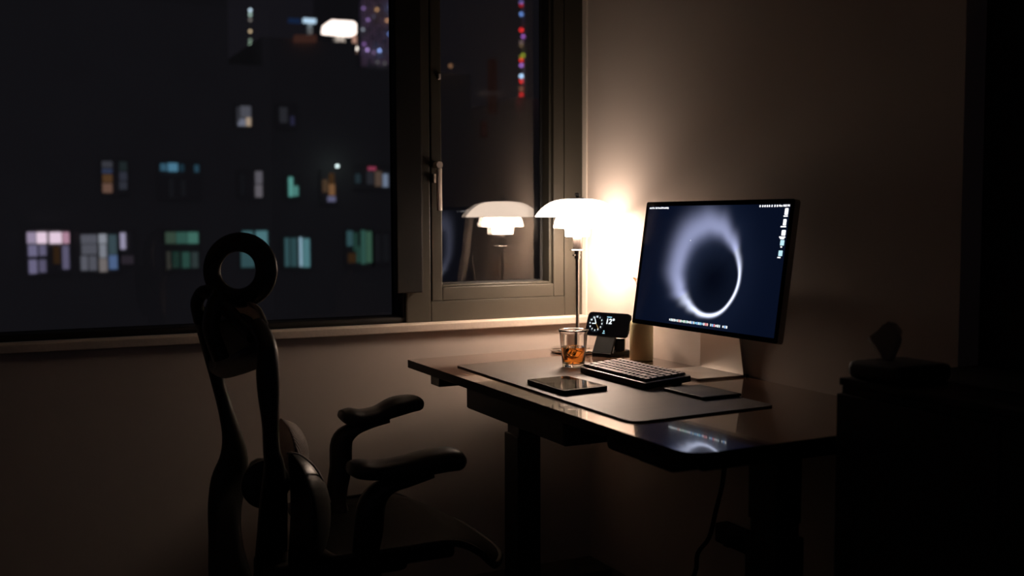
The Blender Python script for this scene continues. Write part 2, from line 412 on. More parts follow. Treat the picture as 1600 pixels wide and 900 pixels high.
# stand
SY0, SY1 = -.655, -.852
obj('stand_base', prism(rrect([(-.165, SY1), (-.008, SY1), (-.008, SY0), (-.165, SY0)], [.012, .004, .004, .012], 5), ZD+.0003, ZD+.0055, bev=.0012), M_ALU, mon, smooth=True)
bm = bmesh.new()
def plate(bm, secs, th):
    rings = []
    for x, z, y0, y1 in secs:
        rings.append([bm.verts.new((x-th/2, y0, z)), bm.verts.new((x-th/2, y1, z)), bm.verts.new((x+th/2, y1, z)), bm.verts.new((x+th/2, y0, z))])
    return bridge(bm, rings)
arm = obj('stand_plate', plate(bm, [(-.012, ZD+.005, SY0+.002, SY1-.0), (-.0155, .80, -.66, -.846), (-.021, .86, -.666, -.84), (-.034, .95, -.67, -.836), (-.046, 1.02, -.67, -.836), (-.056, 1.035, -.67, -.836)], .006), M_ALU, mon)
obj('foot_wedge', B((-.014, -.862, ZD+.0003), (-.004, -.845, ZD+.008), bev=.002), M_PLASTIC, mon)
bm = lathe([(0, -.09), (.012, -.09), (.012, .09), (0, .09)], seg=20)
xform(bm, Matrix.Translation((-.058, -.775, 1.03)) @ Matrix.Rotation(math.pi/2, 4, 'X')); obj('hinge', bm, M_ALU, mon, smooth=True)
obj('camera_dot', xform(lathe([(0, .0), (.002, 0), (.002, .0003), (0, .0003)], seg=12), MM @ Matrix.Translation((0, .175, .0002))), M_BLKGLASS, mon)

# ================================================================== LAMP
LX, LY = -.143, -.163
lamp = thing('table_lamp', (LX, LY, ZD), 'lit table lamp with three stacked white opal glass shades on a slim chrome pole', 'lamp')
def opal(name, s, col=(1, .93, .82), base=(.8, .76, .7)):
    m = mat(name, base, .25, emit=col, es=s); return m
def shell(prof, th): # outer profile then inner back
    return prof + [(max(r-th, .0005), z-th*.5) for r, z in reversed(prof)]
LC = (LX, LY, 0)
up_prof = [(.028, 1.233), (.05, 1.2315), (.070, 1.228), (.086, 1.2225), (.102, 1.213), (.116, 1.202), (.127, 1.190), (.134, 1.1805), (.1365, 1.1765)]
obj('upper_shade', lathe(shell(up_prof, .003), LC, 72, True), opal('opal_glass_upper', 6.6, (1, .80, .66)), lamp, smooth='all')
mid_prof = [(.03, 1.198), (.05, 1.193), (.062, 1.183), (.069, 1.170), (.0735, 1.156), (.0765, 1.141)]
obj('middle_shade', lathe(shell(mid_prof, .003), LC, 64, True), opal('opal_glass_middle', 38.0, (1, .78, .63)), lamp, smooth='all')
low_prof = [(.022, 1.158), (.034, 1.154), (.039, 1.145), (.0405, 1.136), (.0395, 1.124), (.0385, 1.1135)]
obj('lower_shade', lathe(shell(low_prof, .003), LC, 48, True), opal('opal_glass_lower', 38.0, (1, .78, .63)), lamp, smooth='all')
obj('downlight_ring', lathe([(.0155, 1.1165), (.037, 1.1165), (.037, 1.1185), (.0155, 1.1185)], LC, 32, True), opal('added_downlight_glow', 260.0, (1, .78, .63)), lamp)  # glowing ring added inside the lower shade for stronger downward light
obj('top_cap', lathe([(0, 1.2375), (.018, 1.237), (.031, 1.2335), (.03, 1.231), (0, 1.231)], LC, 32), M_BLACK, lamp, smooth=True)
obj('finial', lathe([(0, 1.236), (.004, 1.236), (.0045, 1.239), (.008, 1.242), (.009, 1.246), (.007, 1.251), (0, 1.253)], LC, 20), M_BLACK, lamp, smooth=True)
obj('shade_strut', lathe([(0, 1.11), (.004, 1.11), (.004, 1.232), (0, 1.232)], LC, 10), M_CHROME, lamp)
obj('socket', lathe([(0, 1.073), (.0135, 1.073), (.0145, 1.08), (.0145, 1.116), (.012, 1.12), (0, 1.12)], LC, 32), mat('black_chrome', (.05, .04, .035), .25, metal=.6), lamp, smooth=True)
obj('drip_disc', lathe([(0, 1.067), (.024, 1.067), (.0255, 1.069), (.024, 1.071), (.01, 1.0735), (0, 1.0735)], LC, 32), M_CHROME, lamp, smooth=True)
pl = obj('pole', lathe([(0, .80), (.0063, .80), (.0063, 1.04), (.0095, 1.041), (.0095, 1.050), (.0075, 1.051), (.0075, 1.054), (.0095, 1.055), (.0095, 1.067), (0, 1.067)], LC, 28), M_CHROME, lamp, smooth=True)
obj('switch', B((LX-.016, LY-.004, 1.049), (LX-.008, LY+.004, 1.056), bev=.002), M_CHROME, pl)
obj('foot_collar', lathe([(0, .75), (.0105, .75), (.0105, .803), (.013, .804), (.013, .814), (.008, .817), (0, .817)], LC, 28), M_CHROME, lamp, smooth=True)
obj('base', lathe([(0, ZD+.0003), (.083, ZD+.0003), (.087, ZD+.003), (.0885, ZD+.008), (.087, ZD+.0115), (.083, ZD+.0130), (.02, ZD+.0134), (0, ZD+.0134)], LC, 64), M_CHROME, lamp, smooth=True)
ld = bpy.data.lights.new('bulb', 'POINT'); ld.energy = 5.0; ld.color = (1, .75, .58); ld.shadow_soft_size = .018
lo = link(bpy.data.objects.new('bulb', ld)); lo.parent = lamp; lo.location = (0, 0, 1.172-ZD)

# ================================================================== GLASS OF TEA
GX, GY = -.339, -.488
M_CG = mat('clear_glass', (1, 1, 1), .0, trans=1., ior=1.45)
gl = obj('drinking_glass', lathe([(0, ZM+.0002), (.0295, ZM+.0002), (.0315, ZM+.002), (.0325, ZM+.012), (.0365, ZM+.05), (.0405, ZM+.096), (.0435, ZM+.1045), (.0445, ZM+.1065), (.0425, ZM+.108), (.0385, ZM+.103), (.0345, ZM+.05), (.0298, ZM+.0125), (.027, ZM+.0095), (0, ZM+.0095)], (GX, GY, 0), 56), M_CG, smooth='all')
tag(gl, 'clear flared tumbler of amber iced tea on the mat beside the keyboard', 'glass')
M_TEA = mat('amber_tea', (.95, .33, .05), .0, trans=1., ior=1.33)
tea = obj('iced_tea', lathe([(0, ZM+.0098), (.0266, ZM+.0099), (.0293, ZM+.0135), (.0342, ZM+.0515), (.0350, ZM+.057), (0, ZM+.0572)], (GX, GY, 0), 48), M_TEA, smooth=True)
tag(tea, 'amber iced tea half filling the clear tumbler', 'drink')
M_ICE = mat('ice', (1, 1, 1), .05, trans=1., ior=1.2)
for c, s, a, lb in (((-.351, -.497, ZM+.046), .0105, .4, 'melting ice cube at the left in the tea, above the surface'), ((-.330, -.482, ZM+.040), .0095, 1.1, 'smaller ice cube at the right, sunk in the tea')):
    R_ = Matrix.Rotation(a, 4, 'Z') @ Matrix.Rotation(.5, 4, 'X')
    ic = obj('ice_cube', B(tuple(Vector(c)-Vector((s, s, s))), tuple(Vector(c)+Vector((s, s, s))), rot=R_, bev=.003, seg=3), M_ICE, smooth=True)
    tag(ic, lb, 'ice cube', 'ice cubes in the glass')

# ================================================================== PHONE ON ITS STAND
a_w = math.radians(-63.9)
pw = Vector((math.cos(a_w), math.sin(a_w), 0)); ph0 = Vector((pw.y, -pw.x, 0)); 
if ph0.x > 0: ph0 = -ph0
tl = math.radians(20)
pu = Vector((0, 0, 1))*math.cos(tl)-ph0*math.sin(tl); pn = pw.cross(pu)
PC = Vector((-.105, -.288, .8375))
PM = Matrix(((pw.x, pu.x, pn.x, PC.x), (pw.y, pu.y, pn.y, PC.y), (pw.z, pu.z, pn.z, PC.z), (0, 0, 0, 1)))
phone = thing('smartphone', PC, 'black phone held sideways on a stand, showing a white clock face and 12°', 'phone')
pp = rrect([(-.079, -.0385), (.079, -.0385), (.079, .0385), (-.079, .0385)], .014, 6)
M_PHB = mat('black_phone_body', (.004, .004, .004), .6, spec=.2)
obj('body', xform(prism(pp, -.0085, -.0003, bev=.002), PM), M_PHB, phone, smooth=True)
pg = obj('screen', xform(prism(rrect([(-.0775, -.037), (.0775, -.037), (.0775, .037), (-.0775, .037)], .013, 6), -.0003, .0002), PM), mat('phone_glass', (.002, .002, .003), .12, spec=.3), phone)
PW = glow('phone_white', (.85, .95, 1), 1.4); PB = glow('phone_blue', (.45, .8, 1), 1.2); PO = glow('phone_orange', (1, .6, .2), 1.)
def pm(x, y, l=.0004): return PM @ Matrix.Translation((x/1000, y/1000, l))
cx, cy, cr = -43, 1, 22
for k in range(12):
    a = math.radians(90-30*(k+1))
    text(str(k+1), .0072, pm(cx+cr*math.cos(a)*1.02, cy+cr*math.sin(a)), PW, pg, 'dial_numeral', ext=.0001, bold=.0003)
bm = bmesh.new()
for k in range(60):
    if k % 5 == 0: continue
    a = math.radians(6*k); box(bm, (-.0002, .0265, 0), (.0002, .028, .0002))
    for v in bm.verts[-8:] if False else list(bm.verts)[-8:]: v.co = Matrix.Rotation(a, 3, 'Z') @ v.co + Vector((cx/1000, cy/1000, .0004))
obj('minute_ticks', xform(bm, PM), glow('tick_blue', (.3, .5, .7), .35), pg)
def hand(deg, ln, wd, m, back=0.):
    b = B((-wd/2, -back, 0), (wd/2, ln, .0003)); a = math.radians(-deg)
    xform(b, PM @ Matrix.Translation((cx/1000, cy/1000, .0006)) @ Matrix.Rotation(a, 4, 'Z')); obj('clock_hand', b, m, pg)
hand(-25, .0225, .0024, PW); hand(-93, .0145, .0026, PW); hand(142, .022, .0008, PO, .005)
text('12°', .0235, pm(8, 9.5), PW, pg, 'temperature', align='CENTER', ext=.0001, bold=.0006)
bm = bmesh.new()
for k, wd in enumerate((2.2, 1.8, 2.2, 1.6, 2, 2, 1.2)): box(bm, (-.0055+k*.0026, .0225, .0004), (-.0055+k*.0026+wd/1000, .0258-(.001 if k % 2 else 0), .0006))
obj('place_caption', xform(bm, PM), PB, pg)
bm = bmesh.new()
for k in range(3): box(bm, (-.012+k*.003, -.030, .0004), (-.0095+k*.003, -.0275, .0006))
t = bmesh.new(); bmesh.ops.create_circle(t, cap_ends=True, radius=.0024, segments=10); xform(t, Matrix.Translation((-.0078, -.0225, .0005))); join(bm, t)
obj('weather_icon', xform(bm, PM), PB, pg)

st = thing('charging_stand', (-.10, -.27, ZD), 'black charging stand holding up the phone and watch beside the lamp', 'phone stand')
FC = Vector((-.146, -.314, 0))
M_STAND = mat('matt_black_stand', (.004, .004, .004), .75, spec=.15)
def sp(a, b, z): return FC + pw*a - ph0*b + Vector((0, 0, z))   # a right, b back
base_poly = [tuple(sp(x, y, 0).xy) for x, y in ((-.035, 0), (.035, 0), (.035, .13), (-.035, .13))]
obj('base_plate', prism(rrect(base_poly, .008, 4), ZD+.0003, ZD+.012, bev=.002), M_STAND, st, smooth=True)
back = PC - pn*.0095
bm = bmesh.new(); rings = []
for t_, hw in ((0, .034), (.55, .034), (1, .034)):
    q = sp(0, .006, ZD+.012).lerp(back-Vector((0, 0, .0)), t_)
    rings.append([bm.verts.new(q+pw*sx*hw+(-pn)*dz) for sx, dz in ((-1, 0), (1, 0), (1, .008), (-1, .008))])
obj('upright', bridge(bm, rings), M_STAND, st)
bmh = lathe([(0, -.006), (.028, -.006), (.028, .0), (0, .0)], seg=32); obj('charging_puck', xform(bmh, PM @ Matrix.Translation((0, 0, -.0088))), M_STAND, st, smooth=True)
q = sp(.012, .075, ZD+.012)
obj('watch_post', B(tuple(q-Vector((.006, .006, 0))), tuple(q+Vector((.006, .006, .03))), bev=.002), M_STAND, st)
# watch
wc = sp(.028, .068, ZD+.034)
watch = thing('wristwatch', wc, 'dark square smartwatch with a woven band lying on the charging stand', 'watch')
WM = Matrix.Translation(wc) @ Matrix.Rotation(a_w+.5, 4, 'Z') @ Matrix.Rotation(math.radians(75), 4, 'X')
obj('watch_case', xform(B((-.018, -.021, -.005), (.018, .021, .005), bev=.0045, seg=4), WM), mat('steel_watch_case', (.5, .45, .4), .25, metal=1.), watch, smooth=True)
obj('watch_glass', xform(B((-.016, -.019, .005), (.016, .019, .0062), bev=.0008), WM), M_BLKGLASS, watch)
lp = []
for k in range(15):
    a = math.radians(-78+156*2*k/28-0); 
    lp.append(WM @ Vector((0, .020*math.cos(math.radians(180*k/14)), -.002-.034*math.sin(math.radians(180*k/14)))))
obj('band', sweep(lp, [(.0012, .011)]*15, ref=tuple((WM.to_3x3() @ Vector((1, 0, 0)))), sub=2, power=4), mat('brown_woven_band', (.09, .06, .04), .7, bump=((500, 500, 500), .5, .001)), watch, smooth=True)

# ================================================================== VASE WITH DRIED FLOWERS
VX, VY = -.072, -.433
vase = obj('pillar_vase', lathe([(0, ZD+.0003), (.033, ZD+.0003), (.0355, ZD+.003), (.0355, ZD+.108), (.033, ZD+.118), (.0285, ZD+.123), (.026, ZD+.1215), (.026, ZD+.02), (0, ZD+.02)], (VX, VY, 0), 48), mat('olive_frosted_ceramic', (.66, .59, .34), .5), smooth='all')
tag(vase, 'plain olive beige cylinder vase standing between the phone and the monitor', 'vase')
fl = thing('dried_flowers', (VX, VY, ZD+.03), 'sprig of small dried brown flowers in the olive vase behind the monitor', 'flowers')
M_STEM = mat('dried_stem', (.2, .11, .05), .8); M_PET = mat('dried_petal', (.55, .24, .08), .7)
tips = [at(992.5, 437, 0, -.032), Vector((-.028, -.37, .99)), Vector((-.035, -.40, 1.02)), Vector((-.03, -.45, 1.0)), Vector((-.045, -.36, .945))]
tips[4] = Vector((-.04, -.43, .96))
for t_ in tips:
    s0 = Vector((VX+random.uniform(-.008, .008), VY+random.uniform(-.008, .008), ZD+.03))
    s1 = s0 + Vector((0, 0, .10)); s2 = s1.lerp(t_, .55)+Vector((0, 0, .02))
    s = obj('stem', sweep([s0, s1, s2, t_], [.0012, .0012, .001, .0008], seg=6), M_STEM, fl)
    bm = bmesh.new()
    for k in range(9):
        d = Vector((random.uniform(-1, 1), random.uniform(-1, 1), random.uniform(-.4, 1))).normalized()
        t2 = bmesh.new(); bmesh.ops.create_icosphere(t2, subdivisions=1, radius=1)
        q_ = d.to_track_quat('Z', 'Y').to_matrix().to_4x4()
        xform(t2, Matrix.Translation(t_+d*.005) @ q_ @ Matrix.Diagonal((.0028, .0015, .0055, 1))); join(bm, t2)
    obj('flower_head', bm, M_PET, s, smooth='all')

# ================================================================== KEYBOARD
KX0, KX1, KY0, KY1 = -.385, -.245, -.606, -.938
kb = thing('keyboard', ((KX0+KX1)/2, (KY0+KY1)/2, ZM), 'low-profile dark keyboard with pale keycaps and a silver rim on the desk mat', 'keyboard')
kt = math.radians(4.2)
KM = Matrix.Translation((KX0, (KY0+KY1)/2, ZM+.0015)) @ Matrix.Rotation(-kt, 4, 'Y')   # local x = back, y = left, z = up
KW = (KY0-KY1)/2; KD = (KX1-KX0)/math.cos(kt)
case = rrect([(0, -KW), (KD, -KW), (KD, KW), (0, KW)], .008, 4)
obj('case', xform(prism(case, 0, .0135, bev=.0012), KM), M_CASE, kb, smooth=True)
obj('top_frame', xform(prism(rrect([(.0004, -KW+.0004), (KD-.0004, -KW+.0004), (KD-.0004, KW-.0004), (.0004, KW-.0004)], .008, 4), .0135, .0158, bev=.0005), KM), M_RIM, kb, smooth=True)
obj('key_well', xform(B((.008, -KW+.007, .0158), (KD-.008, KW-.007, .0160)), KM), M_CASE, kb)
for s in (-1, 1):
    obj('rear_foot', B((KX1-.030, (KY0+KY1)/2+s*.13-.012, ZM+.0002), (KX1-.014, (KY0+KY1)/2+s*.13+.012, ZM+.0115), bev=.001), M_CASE, kb)
u_ = (2*KW-.016)/16.0; rd = (KD-.016)/6
rows = [[1.5, 1, 1, 1, 2, 1, 1, 1, 1, 1, 1, 1, 1, 1, .5], None]
layout = [ # from the front row to the back row, key widths in units (sum 16)
    [1.25, 1.25, 1.25, 6.25, 1, 1, 1, 1, 1, 1],
    [2.25]+[1]*10+[1.75, 1, 1],
    [1.75]+[1]*11+[2.25, 1],
    [1.5]+[1]*12+[1.5, 1],
    [1]*13+[2, 1],
    [1]*16]
cap_mesh = {}
def keycap(wd):
    k = round(wd, 2)
    if k not in cap_mesh:
        bm = bmesh.new(); hx, hy = rd/2-.0014, u_*wd/2-.0014; tx, ty = hx-.0018, hy-.0018
        r0 = [bm.verts.new((a*hx, b*hy, 0)) for a, b in ((-1, -1), (1, -1), (1, 1), (-1, 1))]
        r1 = [bm.verts.new((a*hx, b*hy, .0025)) for a, b in ((-1, -1), (1, -1), (1, 1), (-1, 1))]
        r2 = [bm.verts.new((a*tx, b*ty, .0060)) for a, b in ((-1, -1), (1, -1), (1, 1), (-1, 1))]
        bridge(bm, [r0, r1, r2]); bmesh.ops.recalc_face_normals(bm, faces=bm.faces)
        me = bpy.data.meshes.new('keycap'); bm.to_mesh(me); bm.free(); me.materials.append(M_KEY); me.materials.append(M_KEYS)
        for f in me.polygons: f.material_index = 0 if f.normal.z > .7 and f.center.z > .004 else 1
        cap_mesh[k] = me
    return cap_mesh[k]
RK = KM.to_quaternion()
for ri, row in enumerate(layout):
    tot = sum(row); y = KW-.008
    for wd in row:
        wd = wd*16/tot; ww = u_*wd
        o = link(bpy.data.objects.new('keycap', keycap(wd))); o.parent = kb
        o.rotation_mode = 'QUATERNION'; o.rotation_quaternion = RK
        o.location = (KM @ Vector((.006+rd*(ri+.5), y-ww/2, .0178)))-kb.location
        y -= ww

# trackpad
tp = obj('trackpad', xform(B((-.0575, -.08, 0), (.0575, .08, .0075), bev=.003, seg=3), Matrix.Translation((-.293, -1.046, ZM+.0003)) @ Matrix.Rotation(math.radians(1.5), 4, 'Z')), mat('space_grey_trackpad', (.018, .018, .022), .5, spec=.3), smooth=True)
tag(tp, 'flat dark grey trackpad on the mat to the right of the keyboard', 'trackpad')

# tablet
tb = thing('tablet', (-.545, -.82, ZM), 'small black tablet lying face up on the front of the desk mat', 'tablet')
tq = [(-.603, -.712), (-.606, -.918), (-.470, -.900), (-.478, -.700)]
obj('body', prism(rrect(tq, .008, 5), ZM+.0003, ZM+.0115, bev=.002), M_PLASTIC, tb, smooth=True)
cen = Vector((sum(p[0] for p in tq)/4, sum(p[1] for p in tq)/4))
tq2 = [tuple(cen+(Vector(p)-cen)*.97) for p in tq]; tq3 = [tuple(cen+(Vector(p)-cen)*.87) for p in tq]
obj('bezel', prism(rrect(tq2, .007, 5), ZM+.0115, ZM+.0118), mat('bezel_black', (.004, .004, .004), .12, spec=.5), tb)
obj('screen', prism(rrect(tq3, .002, 3), ZM+.0118, ZM+.0121), mat('tablet_glass', (.01, .009, .012), .05, spec=.7), tb)

# ================================================================== RIGHT END: cabinet, tissue box
cb = thing('low_cabinet', (-.15, -1.95, 0), 'low matt black cabinet standing against the right end of the desk', 'cabinet')
obj('carcass', B((-.35, -2.35, .0), (.05, -1.582, .845), bev=.004), M_DOOR, cb)
obj('cabinet_top', B((-.355, -2.355, .845), (.055, -1.580, .86), bev=.003), M_DOOR, cb)
for k in range(2):
    d_ = obj('cabinet_door', B((-.365, -2.34+.38*k, .04), (-.35, -1.965+.38*k, .83), bev=.002), M_DOOR, cb)
    obj('door_handle', B((-.373, -1.99+.03*k, .5), (-.365, -1.98+.03*k, .6), bev=.002), M_BLACK, d_)
tsb = thing('tissue_box', (-.27, -1.65, .86), 'dark rounded tissue box with a white tissue poking up, on the black cabinet', 'tissue box')
obj('box_body', B((-.345, -1.72, .8603), (-.20, -1.588, .895), bev=.016, seg=4), mat('dark_tissue_case', (.012, .012, .013), .5), tsb, smooth=True)
bm = bmesh.new(); P0 = Vector((-.275, -1.625, .885))
n = 14; rings = []
for j in range(9):
    z = j/8; ring = []
    for k in range(n):
        a = 2*math.pi*k/n; rr = .008+.030*z*(1+.45*math.sin(3*a+2*z)); 
        ring.append(bm.verts.new(P0+Vector((rr*math.cos(a)*.45, rr*math.sin(a), (.065*z)*(1+.28*math.sin(2*a+1))))))
    rings.append(ring)
bridge(bm, rings, cap=False)
obj('tissue', bm, mat('white_tissue', (.34, .29, .26), .9), tsb, smooth='all')

# ================================================================== CABLE AND POWER STRIP
cbl = obj('power_cable', sweep([at(1132, 728, 0, -.30), at(1128, 760, 0, -.10), at(1118, 800, 0, -.05), at(1108, 840, 0, -.05), at(1090, 865, 0, -.06), at(1085, 898, 0, -.06), Vector((-.08, -.62, .02))], [.006]*7, seg=10), M_PLASTIC, smooth=True)
tag(cbl, 'thick black power cable hanging from the desk down the right wall', 'cable')
ps = thing('power_strip', (-.02, -.88, .30), 'dark power strip fixed low on the right wall behind the desk cable', 'power strip')
obj('strip_body', B((-.045, -1.0, .268), (-.0005, -.77, .322), bev=.006), M_PLASTIC, ps, smooth=True)
for k in range(4):
    bmh = lathe([(0, 0), (.017, 0), (.017, .003), (.013, .003), (.012, .001), (0, .001)], seg=20)
    xform(bmh, Matrix.Translation((-.045, -.80-.055*k, .295)) @ Matrix.Rotation(-math.pi/2, 4, 'Y')); obj('socket', bmh, M_BLACK, ps)
obj('plug', B((-.075, -.87, .28), (-.049, -.845, .31), bev=.005), M_PLASTIC, ps)

# ================================================================== OFFICE CHAIR
YN, YF, YC = -.80, -.31, -.55
chair = thing('office_chair', (-1.02, -.56, 0), 'black ergonomic office chair with a looped headrest and twin lumbar pads', 'office chair')
def P(px, py, y): return at(px, py, 1, y)
def wid(y): return (P(400, 600, y)-P(401, 600, y)).length
wN, wF, wC = wid(YN), wid(YF), wid(YC)
# far and near uprights with the arch at the top that joins them, one frame
def upright(rows, y, d):
    path = [P((a+b)/2, py, yy) for py, a, b, yy in rows]; return path, [((b-a)/2*wid(yy), d) for py, a, b, yy in rows]
farr = [(486, 301, 322, -.42), (520, 309, 331, -.36), (560, 320, 345, -.32), (600, 331, 352, YF), (640, 341, 364, YF), (680, 347, 378, YF), (715, 343, 388, YF), (750, 330, 386, YF), (790, 325, 378, -.33), (840, 326, 378, -.38), (900, 327, 392, -.45), (960, 340, 410, -.5)]
p1, r1 = upright(farr, YF, .020)
bf = obj('back_frame', sweep(p1, r1, ref=(0, 1, 0), sub=4, seg=16), M_CHAIR, chair, smooth=True)
near = [(508, 388, 414, -.72), (528, 398, 427, -.76), (550, 401, 434, -.79), (585, 400, 437, YN), (620, 403, 437, YN), (660, 409, 436, YN), (700, 411, 437, -.79), (730, 412, 445, -.77), (780, 405, 450, -.70), (840, 400, 450, -.62), (900, 395, 450, -.56), (960, 390, 450, -.53)]
p2, r2 = upright(near, YN, .020)
obj('back_frame', sweep(p2, r2, ref=(0, 1, 0), sub=4, seg=16), M_CHAIR, chair, smooth=True)
# arched yoke between the two at mid height and over the top
obj('yoke', sweep([P(334, 566, -.33), P(350, 574, -.42), P(376, 566, -.55), P(402, 556, -.68), P(420, 548, -.77)], [(.030, .014), (.028, .014), (.030, .014), (.030, .014), (.03, .014)], ref=(1, 0, 0), sub=5), M_CHAIR, chair, smooth=True)
obj('top_arch', sweep([P(312, 500, -.42), P(308, 472, -.46), P(322, 455, -.50), P(346, 474, -.56), P(370, 500, -.63), P(396, 526, -.72)], [(.016, .016)]*6, ref=(1, 0, 0), sub=5), M_CHAIR, chair, smooth=True)
# upper back mesh, a bowed panel in front of the frame
rows_ = []
tops = [(0, 334, 486), (.3, 362, 478), (.55, 385, 473), (.8, 402, 482), (1, 413, 506)]
for j in range(9):
    t_ = j/8; row = []
    for i in range(13):
        s_ = i/12; y = -.38-.34*s_
        for (a0, ax_, ay_), (b0, bx_, by_) in zip(tops, tops[1:]):
            if a0 <= s_ <= b0: k = (s_-a0)/(b0-a0); tx_ = ax_+(bx_-ax_)*k; ty_ = ay_+(by_-ay_)*k; break
        row.append(tuple(P(tx_*(1-t_)+(342+76*s_)*t_, ty_*(1-t_)+(578-12*math.sin(math.pi*s_))*t_, y)))
    rows_.append(row)
def sheet(bm, grid, th=(.005, 0, 0)):
    th = Vector(th)
    A = [[bm.verts.new(Vector(p)) for p in r] for r in grid]; Bq = [[bm.verts.new(Vector(p)+th) for p in r] for r in grid]
    m_, n_ = len(grid), len(grid[0])
    for j in range(m_-1):
        for i in range(n_-1):
            bm.faces.new([A[j][i], A[j][i+1], A[j+1][i+1], A[j+1][i]]); bm.faces.new([Bq[j][i], Bq[j+1][i], Bq[j+1][i+1], Bq[j][i+1]])
    for j in range(m_-1):
        for i in (0, n_-1): bm.faces.new([A[j][i], A[j+1][i], Bq[j+1][i], Bq[j][i]])
    for i in range(n_-1):
        for j in (0, m_-1): bm.faces.new([A[j][i], A[j][i+1], Bq[j][i+1], Bq[j][i]])
    return bm
um = obj('upper_back_mesh', sheet(bmesh.new(), rows_), M_MESH, chair, smooth='all', label='grey woven mesh of the upper back')
shell_ = [[Vector(q)+Vector((-.014, 0, -.024*(1-j/8))) for q in row] for j, row in enumerate(rows_)]
obj('back_shell', sheet(bmesh.new(), shell_), M_CHAIR, chair, smooth='all')
M_TRIM_HILITE = mat('grey_trim_and_highlight', (.2, .17, .15), .5)
obj('mesh_rim', sweep([Vector(p)+Vector((.003, 0, 0)) for p in rows_[0]], [(.006, .006)]*13, ref=(1, 0, 0), sub=2, seg=8), M_TRIM_HILITE, um, smooth='all')
# headrest: a padded loop carried on a short stem
HC = P(371, 424, YC)
ringp = []; rr_ = []
for k in range(16):
    a = 2*math.pi*k/16
    ringp.append(P(374+43*math.cos(a), 422-44*math.sin(a), YC-.07*math.cos(a)+.0)); 
    wd = 15+1.5*math.cos(a); rr_.append((wd*wC, .012))
hr = obj('headrest', sweep(ringp, rr_, ref=(.25, 1, 0), sub=3, seg=12, loop=True), M_CHAIR, chair, smooth='all')
rim_ = [P(374+59*math.cos(math.radians(a)), 422-58*math.sin(math.radians(a)), YC-.065*math.cos(math.radians(a))-.008) for a in range(-85, 100, 15)]
obj('headrest_rim_highlight', sweep(rim_, [.0016]*len(rim_), seg=6, sub=2), M_TRIM_HILITE, hr, smooth='all')  # grey line paints the highlight along the headrest's lit rim
obj('headrest_stem', sweep([P(345, 458, YC), P(335, 480, YC), P(330, 515, YC), P(345, 560, YC)], [(.02, .03)]*4, ref=(0, 1, 0)), M_CHAIR, chair, smooth=True)
# hub and lumbar pads
c = P(413, 756, YC)
bmh = lathe([(0, -.03), (.045, -.03), (.062, -.015), (.066, .0), (.062, .015), (.045, .03), (0, .03)], seg=36)
xform(bmh, Matrix.Translation(c) @ Matrix.Rotation(.15, 4, 'Z') @ Matrix.Rotation(math.radians(80), 4, 'Y')); xform(bmh, Matrix.Identity(4))
obj('lumbar_hub', bmh, M_CHAIR, chair, smooth=True)
obj('hub_disc', xform(lathe([(0, -.012), (.05, -.012), (.06, -.004), (.06, .006), (.05, .012), (0, .012)], seg=40), Matrix.Translation(P(415, 756, YC-.03)) @ Matrix.Rotation(math.pi/2, 4, 'X')), M_CHAIR, chair, smooth=True)
def lumbar(cx_, cy_, hw, hh, y, th, m, bow):
    """upright padded shell, curved about the vertical axis"""
    bm = bmesh.new(); n = 22; rings = []
    for j in range(13):
        v = -1+2*j/12; ww = math.sqrt(max(0.0, 1-abs(v)**2.4))
        c0 = P(cx_+hw*.35*(-v*v), cy_+hh*v, y); ring = []
        for k in range(n):
            a = 2*math.pi*k/n; s_, q = math.sin(a), math.cos(a)
            yy = s_*bow*max(ww, .05); xx = q*th*max(ww, .05)+hw*wid(y)*max(ww, .05)*(1-.9*s_*s_)*.9
            ring.append(bm.verts.new(c0+Vector((xx, yy, 0))))
        rings.append(ring)
    return bridge(bm, rings)
obj('lumbar_pad', lumbar(448, 712, 26, 58, -.42, .018, M_MESH, .085), M_MESH, chair, smooth='all', label='far lumbar pad of ribbed grey mesh')
obj('lumbar_pad', lumbar(468, 806, 40, 100, -.68, .02, M_CHAIR, .10), M_CHAIR, chair, smooth='all', label='near lumbar pad, black')
arc = [P(448, 708, -.78), P(468, 710, -.77), P(490, 728, -.74), P(506, 755, -.71), P(516, 785, -.69)]
obj('pad_bright_edge', sweep(arc, [.0022]*5, seg=6), M_TRIM_HILITE, chair, smooth='all')  # thin grey line paints the bright outline of the near pad
# seat
bm = bmesh.new(); g = []
for j in range(11):
    v = j/10; row = []
    for i in range(13):
        u = i/12
        x = -1.13+(.455-.06*(abs(v-.5)*2)**4)*u; y = -.795+.47*v
        z = .40-.035*math.sin(math.pi*min(max(v, 0), 1))**.7*(1-u**3)-.075*max(0, (u-.66)/.34)**2-.01*(1-v)
        row.append((x, y, z))
    g.append(row)
sm = obj('seat_mesh', sheet(bm, g, (0, 0, -.014)), M_SEAT, chair, smooth='all')
edge = [g[0][i] for i in range(13)] + [g[j][12] for j in range(1, 11)] + [g[10][i] for i in range(11, -1, -1)] + [g[j][0] for j in range(9, 0, -1)]
obj('seat_rim', sweep([Vector(p)-Vector((0, 0, .006)) for p in edge], [(.010, .009)]*len(edge), ref=(0, 0, 1), sub=2, seg=8, loop=True), M_CHAIR, sm, smooth='all')
obj('seat_pan', B((-1.10, -.70, .31), (-.80, -.42, .345), bev=.015, seg=3), M_CHAIR, chair, smooth=True)
obj('mechanism', B((-1.27, -.63, .27), (-.90, -.49, .33), bev=.02, seg=3), M_CHAIR, chair, smooth=True)
